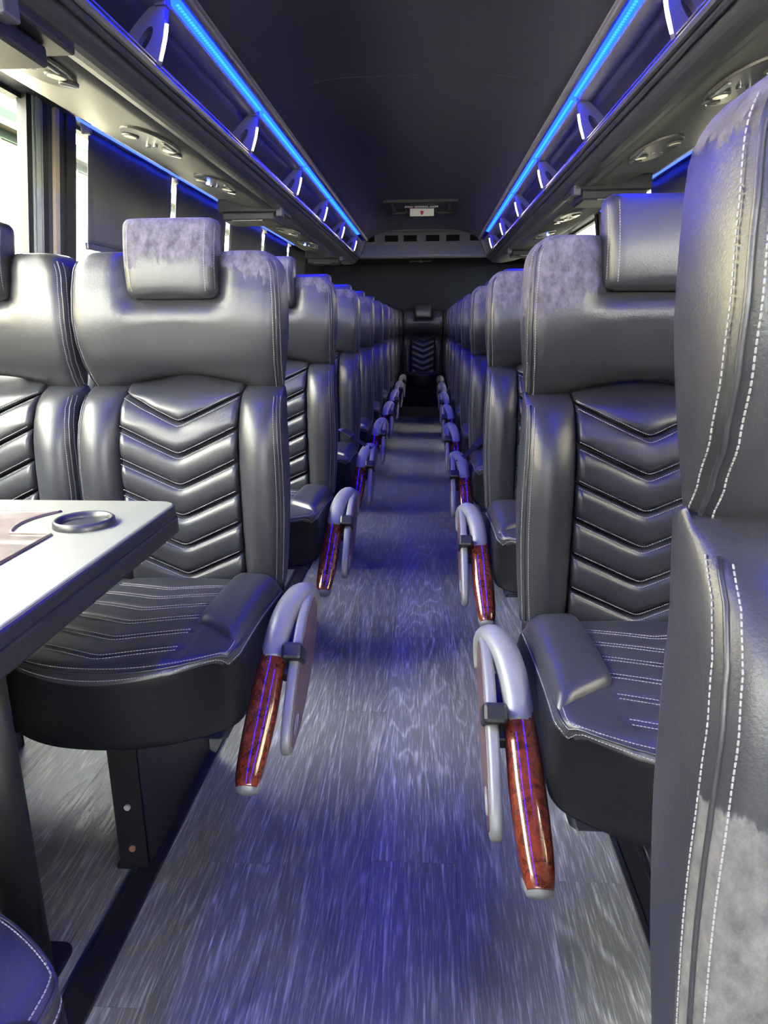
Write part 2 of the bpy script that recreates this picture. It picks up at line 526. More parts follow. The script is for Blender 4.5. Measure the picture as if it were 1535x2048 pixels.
# window runs per side: (y0,y1)
WIN_L = [(-2.45, -1.3), (-1.25, .02), (.07, 1.20), (1.235, 2.33), (2.50, 3.425), (3.425, 4.33), (4.33, 5.235), (5.235, 6.13), (6.13, 7.02)]
WIN_R = [(-2.45, -1.3), (-1.25, -.1), (-.05, .95), (.98, 1.9), (1.9, 2.82), (2.82, 3.74), (3.74, 4.66), (4.92, 5.80), (5.86, 6.70)]
for side, wins, nm in ((-1, WIN_L, 'wall_left'), (1, WIN_R, 'wall_right')):
    pcs = [(Y0, 8.45, 0.0, WZ0), (Y0, 8.45, WZ1, 1.72)]
    prev = Y0
    for a, b in wins:
        if a - prev > .004: pcs.append((prev, a, WZ0, WZ1))
        prev = b
    pcs.append((prev, 8.45, WZ0, WZ1))
    tag(wall_obj(nm, pcs, side, 'wall_trim'), kind='structure')
tag(box('wall_rear', 'rear_cloth', -1.34, 1.23, 8.25, 8.3, 0, 1.8), kind='structure')
box('header_panel', 'rear_header', -1.25, 1.14, 8.215, 8.25, H(.635), 1.78, bev=.003, parent=bpy.data.objects['wall_rear'])
# front bulkhead with the windscreen opening
wf = link('wall_front', bm_mesh('wall_front', box_bm([(-1.34, 1.23, Y0 - .05, Y0, 0, 1.22), (-1.34, 1.23, Y0 - .05, Y0, 1.66, 1.86),
     (-1.34, -1.05, Y0 - .05, Y0, 1.22, 1.66), (.94, 1.23, Y0 - .05, Y0, 1.22, 1.66)]), 'wall_trim'))
tag(wf, kind='structure')
ws = link('window_0', bm_mesh('window_0', box_bm([(-1.05, .94, Y0 - .03, Y0 - .024, 1.22, 1.66)]), 'window_glass')); tag(ws, kind='structure')

wi = 0
for side, wins in ((-1, WIN_L), (1, WIN_R)):
    for (a, b) in wins:
        wi += 1
        s = -1 if side < 0 else 1
        fw = .012
        V = []; F = []
        for p in ((a, b, WZ0, WZ0 + .02), (a, b, WZ1 - .02, WZ1), (a, a + fw, WZ0 + .02, WZ1 - .02), (b - fw, b, WZ0 + .02, WZ1 - .02)):
            v, f = wall_panel(side, *p, th=.03); k = len(V)
            V += [(x + s * .008, y, z) for x, y, z in v]; F += [tuple(i + k for i in q) for q in f]
        o = link('window_%d' % wi, mesh('window_frame', V, F, 'rubber', False)); tag(o, kind='structure')
        v, f = wall_panel(side, a + fw, b - fw, WZ0 + .02, WZ1 - .02, th=.004)
        link('pane', mesh('pane', [(x + s * .018, y, z) for x, y, z in v], f, 'window_glass', False), o)
# the broad pillar beside the open window: stacked rubber, aluminium and beige strips
def pillar(side, y0, n):
    root = empty('trim_%d' % n); tag(root, kind='structure')
    s = 1 if side < 0 else -1
    def st(nm, a, b, mat, out):
        v, f = wall_panel(side, y0 + a, y0 + b, WZ0 - .02, WZ1 + .04, th=.03)
        link(nm, mesh(nm, [(x + s * out, y, z) for x, y, z in v], f, mat, False), root)
    st('rubber_strip', -.02, .008, 'rubber', .012)
    st('metal_strip', .008, .016, 'alu', .016)
    st('rubber_strip', .016, .022, 'rubber', .010)
    st('metal_strip', .022, .048, 'alu', .018)
    st('rubber_strip', .048, .056, 'rubber', .010)
    st('metal_strip', .056, .062, 'alu', .016)
    st('rubber_strip', .062, .100, 'rubber', .012)
    st('post_strip', .100, .128, 'bracket_paint', .010)
    st('beige_strip', .130, .156, 'beige_trim', .020)
    st('post_strip', .160, .200, 'wall_trim', .014)
    st('post_strip', .200, .262, 'rubber', .022)
    return root
pillar(-1, 2.245, 1)
pillar(1, 4.66, 2)

# ------------------------------------------------------------------ passenger seats
ZT, ZB = 1.074, .786            # top and lower edge of the head bolster
BF = [(.78, .115), (.80, .100), (.83, .078), (.86, .060), (.90, .048), (.94, .045), (.99, .052), (1.03, .062), (1.07, .075)]
BB = [(.40, .085), (.50, .096), (.62, .110), (.72, .122), (.80, .150), (.95, .180), (1.03, .192), (1.07, .190)]
LF = [(.38, .004), (.50, .000), (.63, .000), (.69, .004), (.73, .014), (.76, .028), (.785, .050), (.80, .080), (.815, .110), (.83, .13)]
def bf(z): return interp(BF, z)
def bb(z): return interp(BB, z)
def lf(z): return interp(LF, z)
def sstep(a, b, x):
    t = max(0, min(1, (x - a) / (b - a))); return t * t * (3 - 2 * t)
def arch(x): return ZB + .040 * max(0, 1 - (abs(x) / .165) ** 2) ** 1.0 if abs(x) < .165 else ZB - .02 * (abs(x) - .165)
def hb_half(z):
    h = .206 + .010 * sin(pi * min(1, max(0, (z - .80) / .26)) * .9)
    rc = .045
    if z > ZT - rc:
        d = min(1.0, (z - (ZT - rc)) / rc); h -= rc * (1 - sqrt(max(0, 1 - d * d))) * .9
    return h
def hb_pos(s, t):
    xn = (2 * s - 1)
    z0 = arch(xn * .212)
    z = z0 + (ZT - z0) * t
    return (xn * hb_half(z), z)
def hb_front(x, z, s=0, t=0):
    y = bf(z)
    dent = sstep(.118, .078, abs(x)) * sstep(.955, .985, z)
    y += .030 * dent                                   # hollow that takes the headrest
    y += .010 * (1 - sstep(.0, .20, abs(x))) * sstep(1.0, .9, z)   # face dished between the wings
    return y
SEAT = {}
HW = .1225
def build_seat_meshes():
    tz = [0, .01, .025, .045, .075, .11, .16, .22, .29, .36, .43, .50, .57, .64, .70, .75, .80, .84, .875, .905, .93, .95, .968, .982, .992, 1]
    M = SEAT
    M['head_bolster'] = slab('head_bolster', hb_pos, hb_front, lambda x, z: bb(z), .030, 30, 0, 'leather', Rb=.03, dt=tz)
    # shell behind the chevron panel
    M['back_shell'] = slab('back_shell', lambda s, t: ((2 * s - 1) * (.200 - .012 * t), .36 + .46 * t), lambda x, z, s, t: lf(z) + .040,
                           lambda x, z: bb(z) - .004, .01, 8, 14, 'seat_shell')
    for sd, nm in ((1, 'side_bolster_r'), (-1, 'side_bolster_l')):
        def pos(s, t, sd=sd):
            z = .385 + t * (ZB + .022 - .385)
            outer = .203 + .0135 * sin(pi * min(1, max(0, (z - .36) / .5)))
            a, b = HW, outer
            x = a + (b - a) * s
            x += 0
            return (sd * x if sd > 0 else -(a + (b - a) * (1 - s)), z - .012 * t * s * 0)
        def front(x, z, s, t):
            ax = abs(x); u = (ax - HW) / .095
            return lf(z) + .010 - .022 * sin(pi * min(1, max(0, u))) * (.55 + .45 * sin(pi * min(1, (z - .38) / .44)))
        M[nm] = slab(nm, pos, front, lambda x, z: bb(z), .024, 14, 26, 'leather', Rb=.02)
    # chevron pads
    hw = HW
    def vz(x): return .058 * (sqrt((x / hw) ** 2 + .0025) - .05)
    zl = [.735 - .0655 * k for k in range(6)]            # tips of the V seams, top to bottom
    M['chevron'] = []
    for k in range(7):
        def pos(s, t, k=k):
            x = (2 * s - 1) * hw
            lo = zl[k] + vz(x) + .0012 if k < 6 else .375
            hi = (arch(x) + .010) if k == 0 else zl[k - 1] + vz(x) - .0012
            if k == 6: lo = min(lo, hi - .01)
            return (x, lo + (hi - lo) * t)
        def front(x, z, s, t, k=k):
            e = 1 - abs(2 * t - 1) ** 3.4
            dish = .012 * (1 - (x / hw) ** 2)
            return lf(z) + .020 - .013 * e + dish * .4
        M['chevron'].append(slab('chevron_pad', pos, front, lambda x, z: lf(z) + .046, .007, 22, 11, 'leather', Rb=.001))
    def chev_y(x, z): return lf(z) + .0103 + .0048 * (1 - (x / hw) ** 2)
    paths = []
    for k in range(6):
        for off in (.0062, -.0062):
            pp = []
            for i in range(41):
                x = -hw * .97 + 2 * hw * .97 * i / 40
                z = zl[k] + vz(x) + off
                pp.append((x, chev_y(x, z), z))
            paths.append(pp)
    M['chevron_stitch'] = stitches('chevron_stitching', paths)
    # head bolster piping and twin stitch rows
    pip = []; st = []
    for sd in (-1, 1):
        def edge(d, yo, z0=.80, z1=1.055):
            out = []
            for i in range(31):
                z = z0 + (z1 - z0) * i / 30
                h = hb_half(z)
                x = h - d
                zz = z
                out.append((sd * x, hb_front(sd * x, zz) + rnd(d, .03) + rnd(max(0, ZT - zz), .03) + yo, zz))
            return out
        st.append(edge(.0135, -.0004)); st.append(edge(.0022, -.0002))
        pip.append(edge(.0075, -.0004))
    M['bolster_stitch'] = stitches('bolster_stitching', st)
    M['bolster_piping'] = pip
    M['bolster_pipe'] = [tube('bolster_piping', p, .0022, 'leather', 6) for p in pip]
    pip = []; st = []
    for sd in (-1, 1):
        def edge(d, yo, z0=.40, z1=.788):
            out = []
            for i in range(36):
                z = z0 + (z1 - z0) * i / 35
                outer = .203 + .0135 * sin(pi * min(1, max(0, (z - .36) / .5)))
                x = outer - d; u = (x - HW) / .095
                y = lf(z) + .010 - .022 * sin(pi * min(1, max(0, u))) * (.55 + .45 * sin(pi * min(1, (z - .38) / .44)))
                y += rnd(outer - x, .024)
                out.append((sd * x, y + yo, z))
            return out
        st.append(edge(.0125, -.0004)); st.append(edge(.0020, -.0002)); pip.append(edge(.0065, -.0004))
    M['side_stitch'] = stitches('side_stitching', st)
    M['side_pipe'] = [tube('side_piping', p, .0020, 'leather', 6) for p in pip]
    M['side_stitch2'] = [stitches('side_stitching', st[:2]), stitches('side_stitching', st[2:])]
    # headrest
    hz0, hz1 = .980, 1.134
    def hpos(s, t):
        z = hz0 + (hz1 - hz0) * t; h = .0945 - .004 * (1 - t)
        rc = .018
        for d in ((z - (hz1 - rc)) / rc, ((hz0 + rc) - z) / rc):
            if d > 0: h -= rc * (1 - sqrt(max(0, 1 - min(1, d) ** 2))) * .8
        return ((2 * s - 1) * h, z)
    def hfront(x, z, s=0, t=0):
        u = (z - hz0) / (hz1 - hz0)
        return .036 + .010 * abs(u - .45) ** 1.6 * 2 + .018 * u * u + .004 * (1 - (x / .09) ** 2) * 0
    M['headrest'] = slab('headrest', hpos, hfront, lambda x, z: .118 + .02 * (z - hz0) / .14, .022, 18, 18, 'leather', Rb=.028)
    st = []
    for sd in (-1, 1):
        for d, yo in ((.017, -.0006), (.0022, .004)):
            pp = []
            for i in range(24):
                z = hz0 + .008 + (hz1 - hz0 - .016) * i / 23
                u = (z - hz0) / (hz1 - hz0); h = abs(hpos(1, u)[0])
                pp.append((sd * (h - d), hfront(0, z) + rnd(d, .022) + rnd(z - hz0, .022) + rnd(hz1 - z, .022) + yo, z))
            st.append(pp)
    M['headrest_stitch'] = stitches('headrest_stitching', st)
    # cushion: p=x, q=y, height = -z (front = top surface)
    def yfront(x): return -.452 + .085 * (abs(x) / .21) ** 2.2
    def cpos(s, t):
        xn = 2 * s - 1
        h = .213
        x = xn * h
        yf = yfront(x); y = yf + (.02 - yf) * t
        # rounded front corners
        rc = .035
        d = 1 - (y - yf) / rc
        if d > 0: x *= 1 - .12 * (1 - sqrt(max(0, 1 - min(1, d) ** 2)))
        return (x, y)
    cl = [-.405 + .062 * k for k in range(6)]
    def groove(x, y):
        g = 0
        if abs(x) < .125:
            for yk in cl:
                dd = y - (yk + .045 * (sqrt((x / .125) ** 2 + .003) - .05))
                g += exp(-(dd / .0045) ** 2)
            g *= sstep(.125, .115, abs(x))
        g += .8 * exp(-((abs(x) - .122) / .004) ** 2) * sstep(-.43, -.41, y)
        return g
    def ctop(x, y):
        u = (y + .45) / .45
        z = .412 + .016 * sin(pi * min(1, max(0, u * .9 + .12))) - .010 * u
        z += .010 * (1 - (x / .213) ** 2)
        return z
    def cfront(x, y, s, t): return -(ctop(x, y) - .006 * groove(x, y))
    sx = [i / 44 for i in range(45)]; ty = [0, .004, .01, .02, .03, .045] + [.06 + .94 * i / 60 for i in range(61)]
    def cback(x, y): return -(.287 + .02 * (1 - sstep(-.45, -.40, y)) * 0)
    M['cushion'] = slab('cushion', cpos, cfront, cback, .034, 0, 0, 'leather', Rb=.018, axes='xyZ', ds=[0, .008, .02, .035, .055] + [.08 + .84 * i / 36 for i in range(37)] + [.945, .965, .98, .992, 1], dt=ty)
    M['cushion'].materials.append(MAT['skirt_vinyl'])
    for pl in M['cushion'].polygons:
        if pl.center.z < ctop(pl.center.x, pl.center.y) - .021: pl.material_index = 1
    st = []
    def rim(d, lift):
        s0, t0 = d / .426, d / .455
        par = [(s0, 1 - (1 - t0) * k / 40) for k in range(41)] + [(s0 + (1 - 2 * s0) * k / 50, t0) for k in range(1, 50)] + [(1 - s0, t0 + (1 - t0) * k / 40) for k in range(41)]
        pp = []
        for (a, b) in par:
            p = cpos(a, b)
            if p[1] > -.01: continue
            d1 = min(math.dist(p, cpos(0, b)), math.dist(p, cpos(1, b))); d2 = math.dist(p, cpos(a, 0))
            pp.append((p[0], p[1], ctop(*p) - rnd(d1, .034) - rnd(d2, .034) + lift))
        return pp
    st.append(rim(.017, .0006)); st.append(rim(.0045, .0004))
    M['cushion_pipe'] = tube('rim_piping', rim(.0105, .0004), .0022, 'leather', 6)
    for yk in cl:
        for off in (.006, -.006):
            pp = []
            for i in range(31):
                x = -.115 + .23 * i / 30; y = yk + .045 * (sqrt((x / .125) ** 2 + .003) - .05) + off
                pp.append((x, y, ctop(x, y) - .0005))
            st.append(pp)
    M['cushion_stitch'] = stitches('cushion_stitching', st)
    # raised side bolster on the cushion (built for the +x side)
    def tpos(s, t):
        x = .108 + .098 * s
        y0 = -.270 - .070 * s
        return (x, y0 + (-.005 - y0) * t)
    M['thigh_r'] = slab('thigh_bolster', tpos, lambda x, y, s, t: -(ctop(x, y) + .013 + .012 * t), lambda x, y: -(ctop(x, y) - .02), .030, 12, 16, 'leather', Rb=.001, axes='xyZ')
    M['thigh_l'] = slab('thigh_bolster', lambda s, t: (-tpos(1 - s, t)[0], tpos(1 - s, t)[1]), lambda x, y, s, t: -(ctop(-x, y) + .013 + .012 * t), lambda x, y: -(ctop(-x, y) - .02), .030, 12, 16, 'leather', Rb=.001, axes='xyZ')
    # under-pan and leg
    M['pan'] = bm_mesh('seat_pan', prism_bm([(-.40, .287), (-.02, .287), (.05, .33), (.085, .42), (.06, .42), (-.01, .25), (-.36, .262)], -.185, .185, .004, 'X'), 'black_metal')
    M['leg'] = bm_mesh('pedestal', box_bm([(-.022, .028, -.372, -.366, 0.0, .27), (.022, .028, -.37, -.02, 0.0, .27), (-.03, .036, -.372, -.30, 0.0, .006), (-.022, .028, -.024, -.018, 0, .27)]), 'black_metal')
    M['bolt'] = disc_mesh('bolt', .0055, .005, 'bolt_steel', 12)
    M['rbolt'] = disc_mesh('bolt', .0055, .005, 'rust_bolt', 12)

    # armrest, folded down along the aisle side; drawn for the +x side, outer (aisle) face towards +x
    AX = .246
    for sd, tagn in ((1, 'r'), (-1, 'l')):
        cy, cz, ang = -.225, .327, math.radians(25)     # plate centre and tilt (front end lower)
        def el(a, ra, rb, egg=0.0):
            p = ra * cos(a); q = rb * sin(a) * (1 + egg * cos(a))
            return (cy + p * cos(ang) - q * sin(ang), cz + p * sin(ang) + q * cos(ang))
        def plate(nm, ra, rb, x0, x1, mat, bev=.003, egg=.18, n=40, bean=0.0):
            pts = [el(2 * pi * k / n, ra, rb, egg) for k in range(n)]
            bm = prism_bm([(p[0], p[1]) for p in pts], sd * x0, sd * x1, 0, 'X')
            if bev:
                es = [e for e in bm.edges if abs(e.verts[0].co.x - e.verts[1].co.x) < 1e-6]
                bmesh.ops.bevel(bm, geom=es, offset=bev, segments=3, profile=.5, affect='EDGES', clamp_overlap=True)
            me = bm_mesh(nm, bm, mat)
            me.polygons.foreach_set('use_smooth', [len(p.vertices) <= 4 for p in me.polygons])
            return me
        M['arm_plate_' + tagn] = plate('side_plate', .176, .066, AX + .030, AX + .0475, 'silver', .006)
        M['arm_inlay_' + tagn] = plate('wood_inlay', .163, .054, AX + .0465, AX + .0488, 'burl_matt', .001)
        # silver arch and grip
        ap = [(-.085, .352, .036), (-.070, .382, .034), (-.080, .406, .030), (-.113, .419, .021), (-.155, .415, .010), (-.195, .399, .002), (-.232, .377, -.002), (-.262, .356, -.003)]
        ar = [.0165, .0205, .0245, .0255, .0245, .0238, .0232, .0225]
        path = [Vector((sd * (AX + q[2]), q[0], q[1])) for q in ap]
        def cat(P, R, n=5):
            out = []; rr = []
            for i in range(len(P) - 1):
                p0 = P[max(0, i - 1)]; p1 = P[i]; p2 = P[i + 1]; p3 = P[min(len(P) - 1, i + 2)]
                for k in range(n):
                    t = k / n
                    out.append(.5 * ((2 * p1) + (p2 - p0) * t + (2 * p0 - 5 * p1 + 4 * p2 - p3) * t * t + (3 * p1 - p0 - 3 * p2 + p3) * t ** 3))
                    rr.append(R[i] + (R[i + 1] - R[i]) * t)
            return out + [P[-1]], rr + [R[-1]]
        pa, ra = cat(path, ar)
        M['arm_arch_' + tagn] = tube('arm_arch', pa, ra, 'silver', 16, sy=.95)
        gp = [(-.232, .378, -.002), (-.246, .368, -.0025), (-.27, .352, -.003), (-.305, .328, -.005), (-.34, .304, -.006), (-.375, .279, -.008), (-.41, .254, -.010), (-.430, .240, -.011), (-.4435, .2305, -.011)]
        gr = [.016, .0226, .0240, .0256, .0262, .0255, .0236, .0212, .0170]
        pg, rg = cat([Vector((sd * (AX + q[2]), q[0], q[1])) for q in gp], gr)
        M['arm_grip_' + tagn] = tube('wood_grip', pg, rg, 'burl', 18, sy=.82)
        cpth = [Vector((sd * (AX - .011), y, z)) for y, z in ((-.4285, .2355), (-.4380, .2290), (-.4450, .2240), (-.4475, .2222))]
        M['arm_cap_' + tagn] = tube('end_cap', cpth, [.0214, .0204, .0172, .012], 'silver', 18, sy=.84)
        # thin silver keel under the grip
        kp = [Vector((sd * (AX - .003 + .02 * (y + .21)), y, z - .014)) for (y, z) in [(-.21, .378), (-.27, .345), (-.33, .305), (-.38, .269), (-.425, .238)]]
        M['arm_keel_' + tagn] = tube('grip_keel', kp, [.010, .0145, .0155, .0145, .010], 'silver', 10)
        # black lever standing in the opening between grip and plate
        def lev(nm, x0, x1, y0, y1, z0, z1, deg, bev):
            a, b = sorted((sd * (AX + x0), sd * (AX + x1)))
            bm = box_bm([(a, b, y0, y1, z0, z1)], bev)
            bmesh.ops.rotate(bm, cent=(sd * AX, (y0 + y1) / 2, (z0 + z1) / 2), matrix=Matrix.Rotation(math.radians(deg), 3, 'X'), verts=bm.verts[:])
            return bm_mesh(nm, bm, 'black_plastic')
        M['arm_lever_' + tagn] = lev('recline_lever', .014, .032, -.285, -.175, .345, .375, 34, .004)
        M['arm_knob_' + tagn] = lev('lever_knob', .018, .054, -.296, -.236, .358, .388, -38, .006)
        pts = [(-.335 + .020 * cos(a) * cos(ang) - .008 * sin(a) * sin(ang), .278 + .020 * cos(a) * sin(ang) + .008 * sin(a) * cos(ang)) for a in [2 * pi * k / 20 for k in range(20)]]
        me = tube('badge', [(sd * (AX + .0492), p[0], p[1]) for p in pts], .0016, 'silver', 6, closed=True)
        M['arm_badge_' + tagn] = me
build_seat_meshes()

def make_seat(side, arm=True, legx=0.0):
    """side=+1: aisle on +x (seat left of the aisle when facing its front), -1: aisle on -x, 0: no aisle side"""
    M = SEAT
    r = empty('passenger_seat')
    sh = link('back_shell', M['back_shell'], r)
    hb = link('head_bolster', M['head_bolster'], r)
    for pm in M['bolster_pipe']: link('piping', pm, hb)
    tag(link('stitching', M['bolster_stitch'], hb), kind='stuff')
    for q, nm in enumerate(('side_bolster_l', 'side_bolster_r')):
        sb = link('side_bolster', M[nm], r)
        link('piping', M['side_pipe'][q], sb); tag(link('stitching', M['side_stitch2'][q], sb), kind='stuff')
    for me in M['chevron']: cp_ = link('chevron_pad', me, r)
    tag(link('stitching', M['chevron_stitch'], sh), kind='stuff')
    hr = link('headrest', M['headrest'], r); tag(link('stitching', M['headrest_stitch'], hr), kind='stuff')
    cu = link('cushion', M['cushion'], r); link('piping', M['cushion_pipe'], cu); tag(link('stitching', M['cushion_stitch'], cu), kind='stuff')
    link('seat_pan', M['pan'], r)
    lg = link('pedestal', M['leg'], r); lg.location.x = legx
    for z, k in ((.13, 'bolt'), (.045, 'rbolt')):
        b = link('bolt', M[k], lg); b.location = (.003, -.3735, z); b.rotation_euler = (pi / 2, 0, 0)
    if side:
        t = 'r' if side > 0 else 'l'
        link('thigh_bolster', M['thigh_' + t], r)
        if arm:
            a = link('armrest', M['arm_arch_' + t], r)
            link('side_plate', M['arm_plate_' + t], a); link('wood_inlay', M['arm_inlay_' + t], a)
            link('wood_grip', M['arm_grip_' + t], a); link('end_cap', M['arm_cap_' + t], a); link('grip_keel', M['arm_keel_' + t], a)
            link('recline_lever', M['arm_lever_' + t], a); link('lever_knob', M['arm_knob_' + t], a); link('badge', M['arm_badge_' + t], a)
    return r
proto = {1: make_seat(1), -1: make_seat(-1), 0: make_seat(0)}
used = set()
WEAR_PARTS = ('head_bolster', 'headrest', 'side_bolster')
def place_seat(kind, x, y, rz, label, group, wear=0.0, wz=1.0, tilt=0.0, hwear=0.0, hz=1.05, low=0.0, lowz=0.0, seed=None, z=0.0):
    o = proto[kind] if kind not in used else copy_tree(proto[kind])
    used.add(kind)
    o.location = (x, y, z); o.rotation_euler = (0, 0, rz)
    tag(o, label, 'seat', group)
    sd = random.random() * 40 if seed is None else seed
    for ch in o.children:
        base = ch.name.split('.')[0]
        w, zz = (0.0, 5.0)
        if base == 'head_bolster': w, zz = wear, wz
        elif base == 'headrest': w, zz = hwear, hz
        ch['wear'] = float(w); ch['wear_z'] = float(zz); ch['wear_tilt'] = float(tilt if base == 'head_bolster' else 0.0)
        ch['wear_seed'] = float(sd)
        ch['wear_low'] = float(low if base == 'side_bolster' else 0.0); ch['wear_low_z'] = float(lowz)
    return o
P = .82
XL, XLW, XR, XRW = -.511, -.945, .384, .818
LY, RY = 1.355, 1.175
ORD = ['first', 'second', 'third', 'fourth', 'fifth', 'sixth', 'seventh', 'eighth', 'ninth']
# left of the aisle
place_seat(1, XL, LY, 0, 'black leather aisle seat at the table, headrest and shoulder peeling to grey', 'aisle seats along the shaded windows', 1, 1.075, .32, 1, 1.060, seed=3.3)
for k in range(1, 8):
    w = [0, .9, 1, .8, .5, .6, .5, .5][k]
    place_seat(1, XL, LY + P * k, 0, 'black leather aisle seat, %s row behind the table seat, on the shaded-window side' % ORD[k - 1], 'aisle seats along the shaded windows', w, 1.052, .12, .7 * (k == 1), 1.1)
place_seat(0, XLW, LY, 0, 'black leather window seat at the table, next to the bare window pane', 'window seats along the shaded windows')
for k in range(1, 8):
    place_seat(0, XLW, LY + P * k, 0, 'black leather window seat, %s row behind the table seat, beside the shades' % ORD[k - 1], 'window seats along the shaded windows', 0, 1.06)
# right of the aisle
place_seat(-1, XR, RY - P, 0, 'large foreground black leather seat, torn to grey on its lower front', 'aisle seats opposite the table', 1, 1.06, -.1, 0, 1.1, 1, .655, seed=8.1)
place_seat(-1, XR, RY, 0, 'black leather aisle seat opposite the table, grey peeled patch at its shoulder', 'aisle seats opposite the table', 1, 1.0, -.25, 0, 1.1, seed=5.7)
for k in range(1, 8):
    place_seat(-1, XR, RY + P * k, 0, 'black leather aisle seat opposite the table side, %s row behind the grey-shouldered seat' % ORD[k - 1], 'aisle seats opposite the table', [0, 1, .9, .7, .6, .6, .5, .5][k], [0, 1.01, 1.03, 1.045, 1.05, 1.05, 1.05, 1.05][k], -.2)
for k in range(-1, 8):
    place_seat(0, XRW, RY + P * k, 0, ('black leather window seat hidden on the window side of the large foreground seat' if k < 0 else
               'black leather window seat beside the grey-shouldered aisle seat' if k == 0 else
               'black leather window seat opposite the shades, %s row behind the grey-shouldered seat' % ORD[k - 1]), 'window seats opposite the table')
# facing pair on the near side of the table (rear-facing)
place_seat(-1, -.492, .060, pi, 'rear-facing black leather aisle seat, only its cushion corner showing below the table', 'rear-facing seats at the table')
place_seat(0, -.926, .060, pi, 'rear-facing black leather window seat on the near side of the table', 'rear-facing seats at the table')
# rear bench seats
for k, x in enumerate((-.925, -.49, -.055, .38, .815)):
    place_seat(0, x, 7.74, 0, ('middle seat of the rear row, at the end of the aisle' if k == 2 else
               'rear row seat, %s' % ['at the shaded-window end', 'between the middle seat and the shaded-window end', '', 'between the middle seat and the bare-window end', 'at the bare-window end'][k]), 'rear row seats', z=.10 - .10)

# seat rails on the floor
for nm, x in (('shaded-window side', -.487), ('far side', .372)):
    rl = link('seat_rail', bm_mesh('seat_rail', box_bm([(x - .024, x + .024, -1.0, 7.17, .0002, .004), (x - .024, x - .016, -1.0, 7.17, .004, .007), (x + .016, x + .024, -1.0, 7.17, .004, .007)]), 'black_metal'))
    tag(rl, ('black floor rail under the aisle seats by the table' if x < 0 else 'black floor rail under the aisle seats opposite the table'), 'rail', 'floor rails')

# belts and buckles lying over the armrests
def buckle(loc, rx, ry, rz, label, strap=None):
    r = empty('seat_belt_buckle', loc); r.rotation_euler = (rx, ry, rz); tag(r, label, 'buckle', 'seat belt buckles')
    link('body', bm_mesh('body', box_bm([(-.017, .017, -.03, .03, -.009, .009)], .004), 'black_plastic'), r)
    link('metal_tongue', bm_mesh('metal_tongue', box_bm([(-.013, .013, .028, .05, -.0015, .0015)], .0007), 'chrome'), r)
    link('release_button', bm_mesh('release_button', box_bm([(-.011, .011, -.031, -.018, .004, .0105)], .001), 'lip_trim'), r)
    if strap:
        link('strap', bm_mesh('strap', box_bm([(-.011, .011, -.03 - strap, -.029, -.001, .001)], .0005), 'black_plastic'), r)
buckle((.205, RY + 2 * P - .12, .475), .5, .3, -.7, 'black seat belt buckle on the second cushion behind the grey-shouldered seat', .1)
buckle((-.335, LY + 2 * P - .10, .478), .4, -.2, .9, 'black seat belt buckle on the second cushion behind the table seat', .1)
buckle((-.215, LY + 4 * P - .20, .36), -1.0, .0, .35, 'black buckle hanging over the fourth armrest behind the table', .09)
buckle((-.215, LY + 5 * P - .20, .36), -1.0, .0, .35, 'black buckle hanging over the fifth armrest behind the table', .09)

# ------------------------------------------------------------------ table
T = empty('table', (-.80, .78, 0)); tag(T, 'grey-topped table with dark edge, wood inlay and cup holders', 'table')
tx0, tx1, ty0, ty1, tz = -1.19, -.434, .40, 1.160, H(-.30)
def rrect(x0, x1, y0, y1, r, n=6):
    out = []
    for cx, cy, a0 in ((x1 - r, y1 - r, 0), (x0 + r, y1 - r, pi / 2), (x0 + r, y0 + r, pi), (x1 - r, y0 + r, 1.5 * pi)):
        for k in range(n + 1):
            a = a0 + pi / 2 * k / n; out.append((cx + r * cos(a), cy + r * sin(a)))
    return out
def tpart(nm, me, parent=T):
    o = link(nm, me, parent); o.location = (.80, -.78, 0) if parent is T else (0, 0, 0); return o
top = tpart('table_top', bm_mesh('table_top', prism_bm(rrect(tx0, tx1 - .004, ty0, ty1 - .004, .03), tz - .012, tz, .003, 'Z'), 'table_top'))
tpart('edge_band', bm_mesh('edge_band', prism_bm(rrect(tx0, tx1, ty0, ty1, .033), tz - .022, tz - .0035, .004, 'Z'), 'table_edge'))
tpart('lower_tray', bm_mesh('lower_tray', prism_bm(rrect(tx0, tx1 + .002, ty0, ty1 + .002, .035), tz - .052, tz - .021, .006, 'Z'), 'table_edge'))
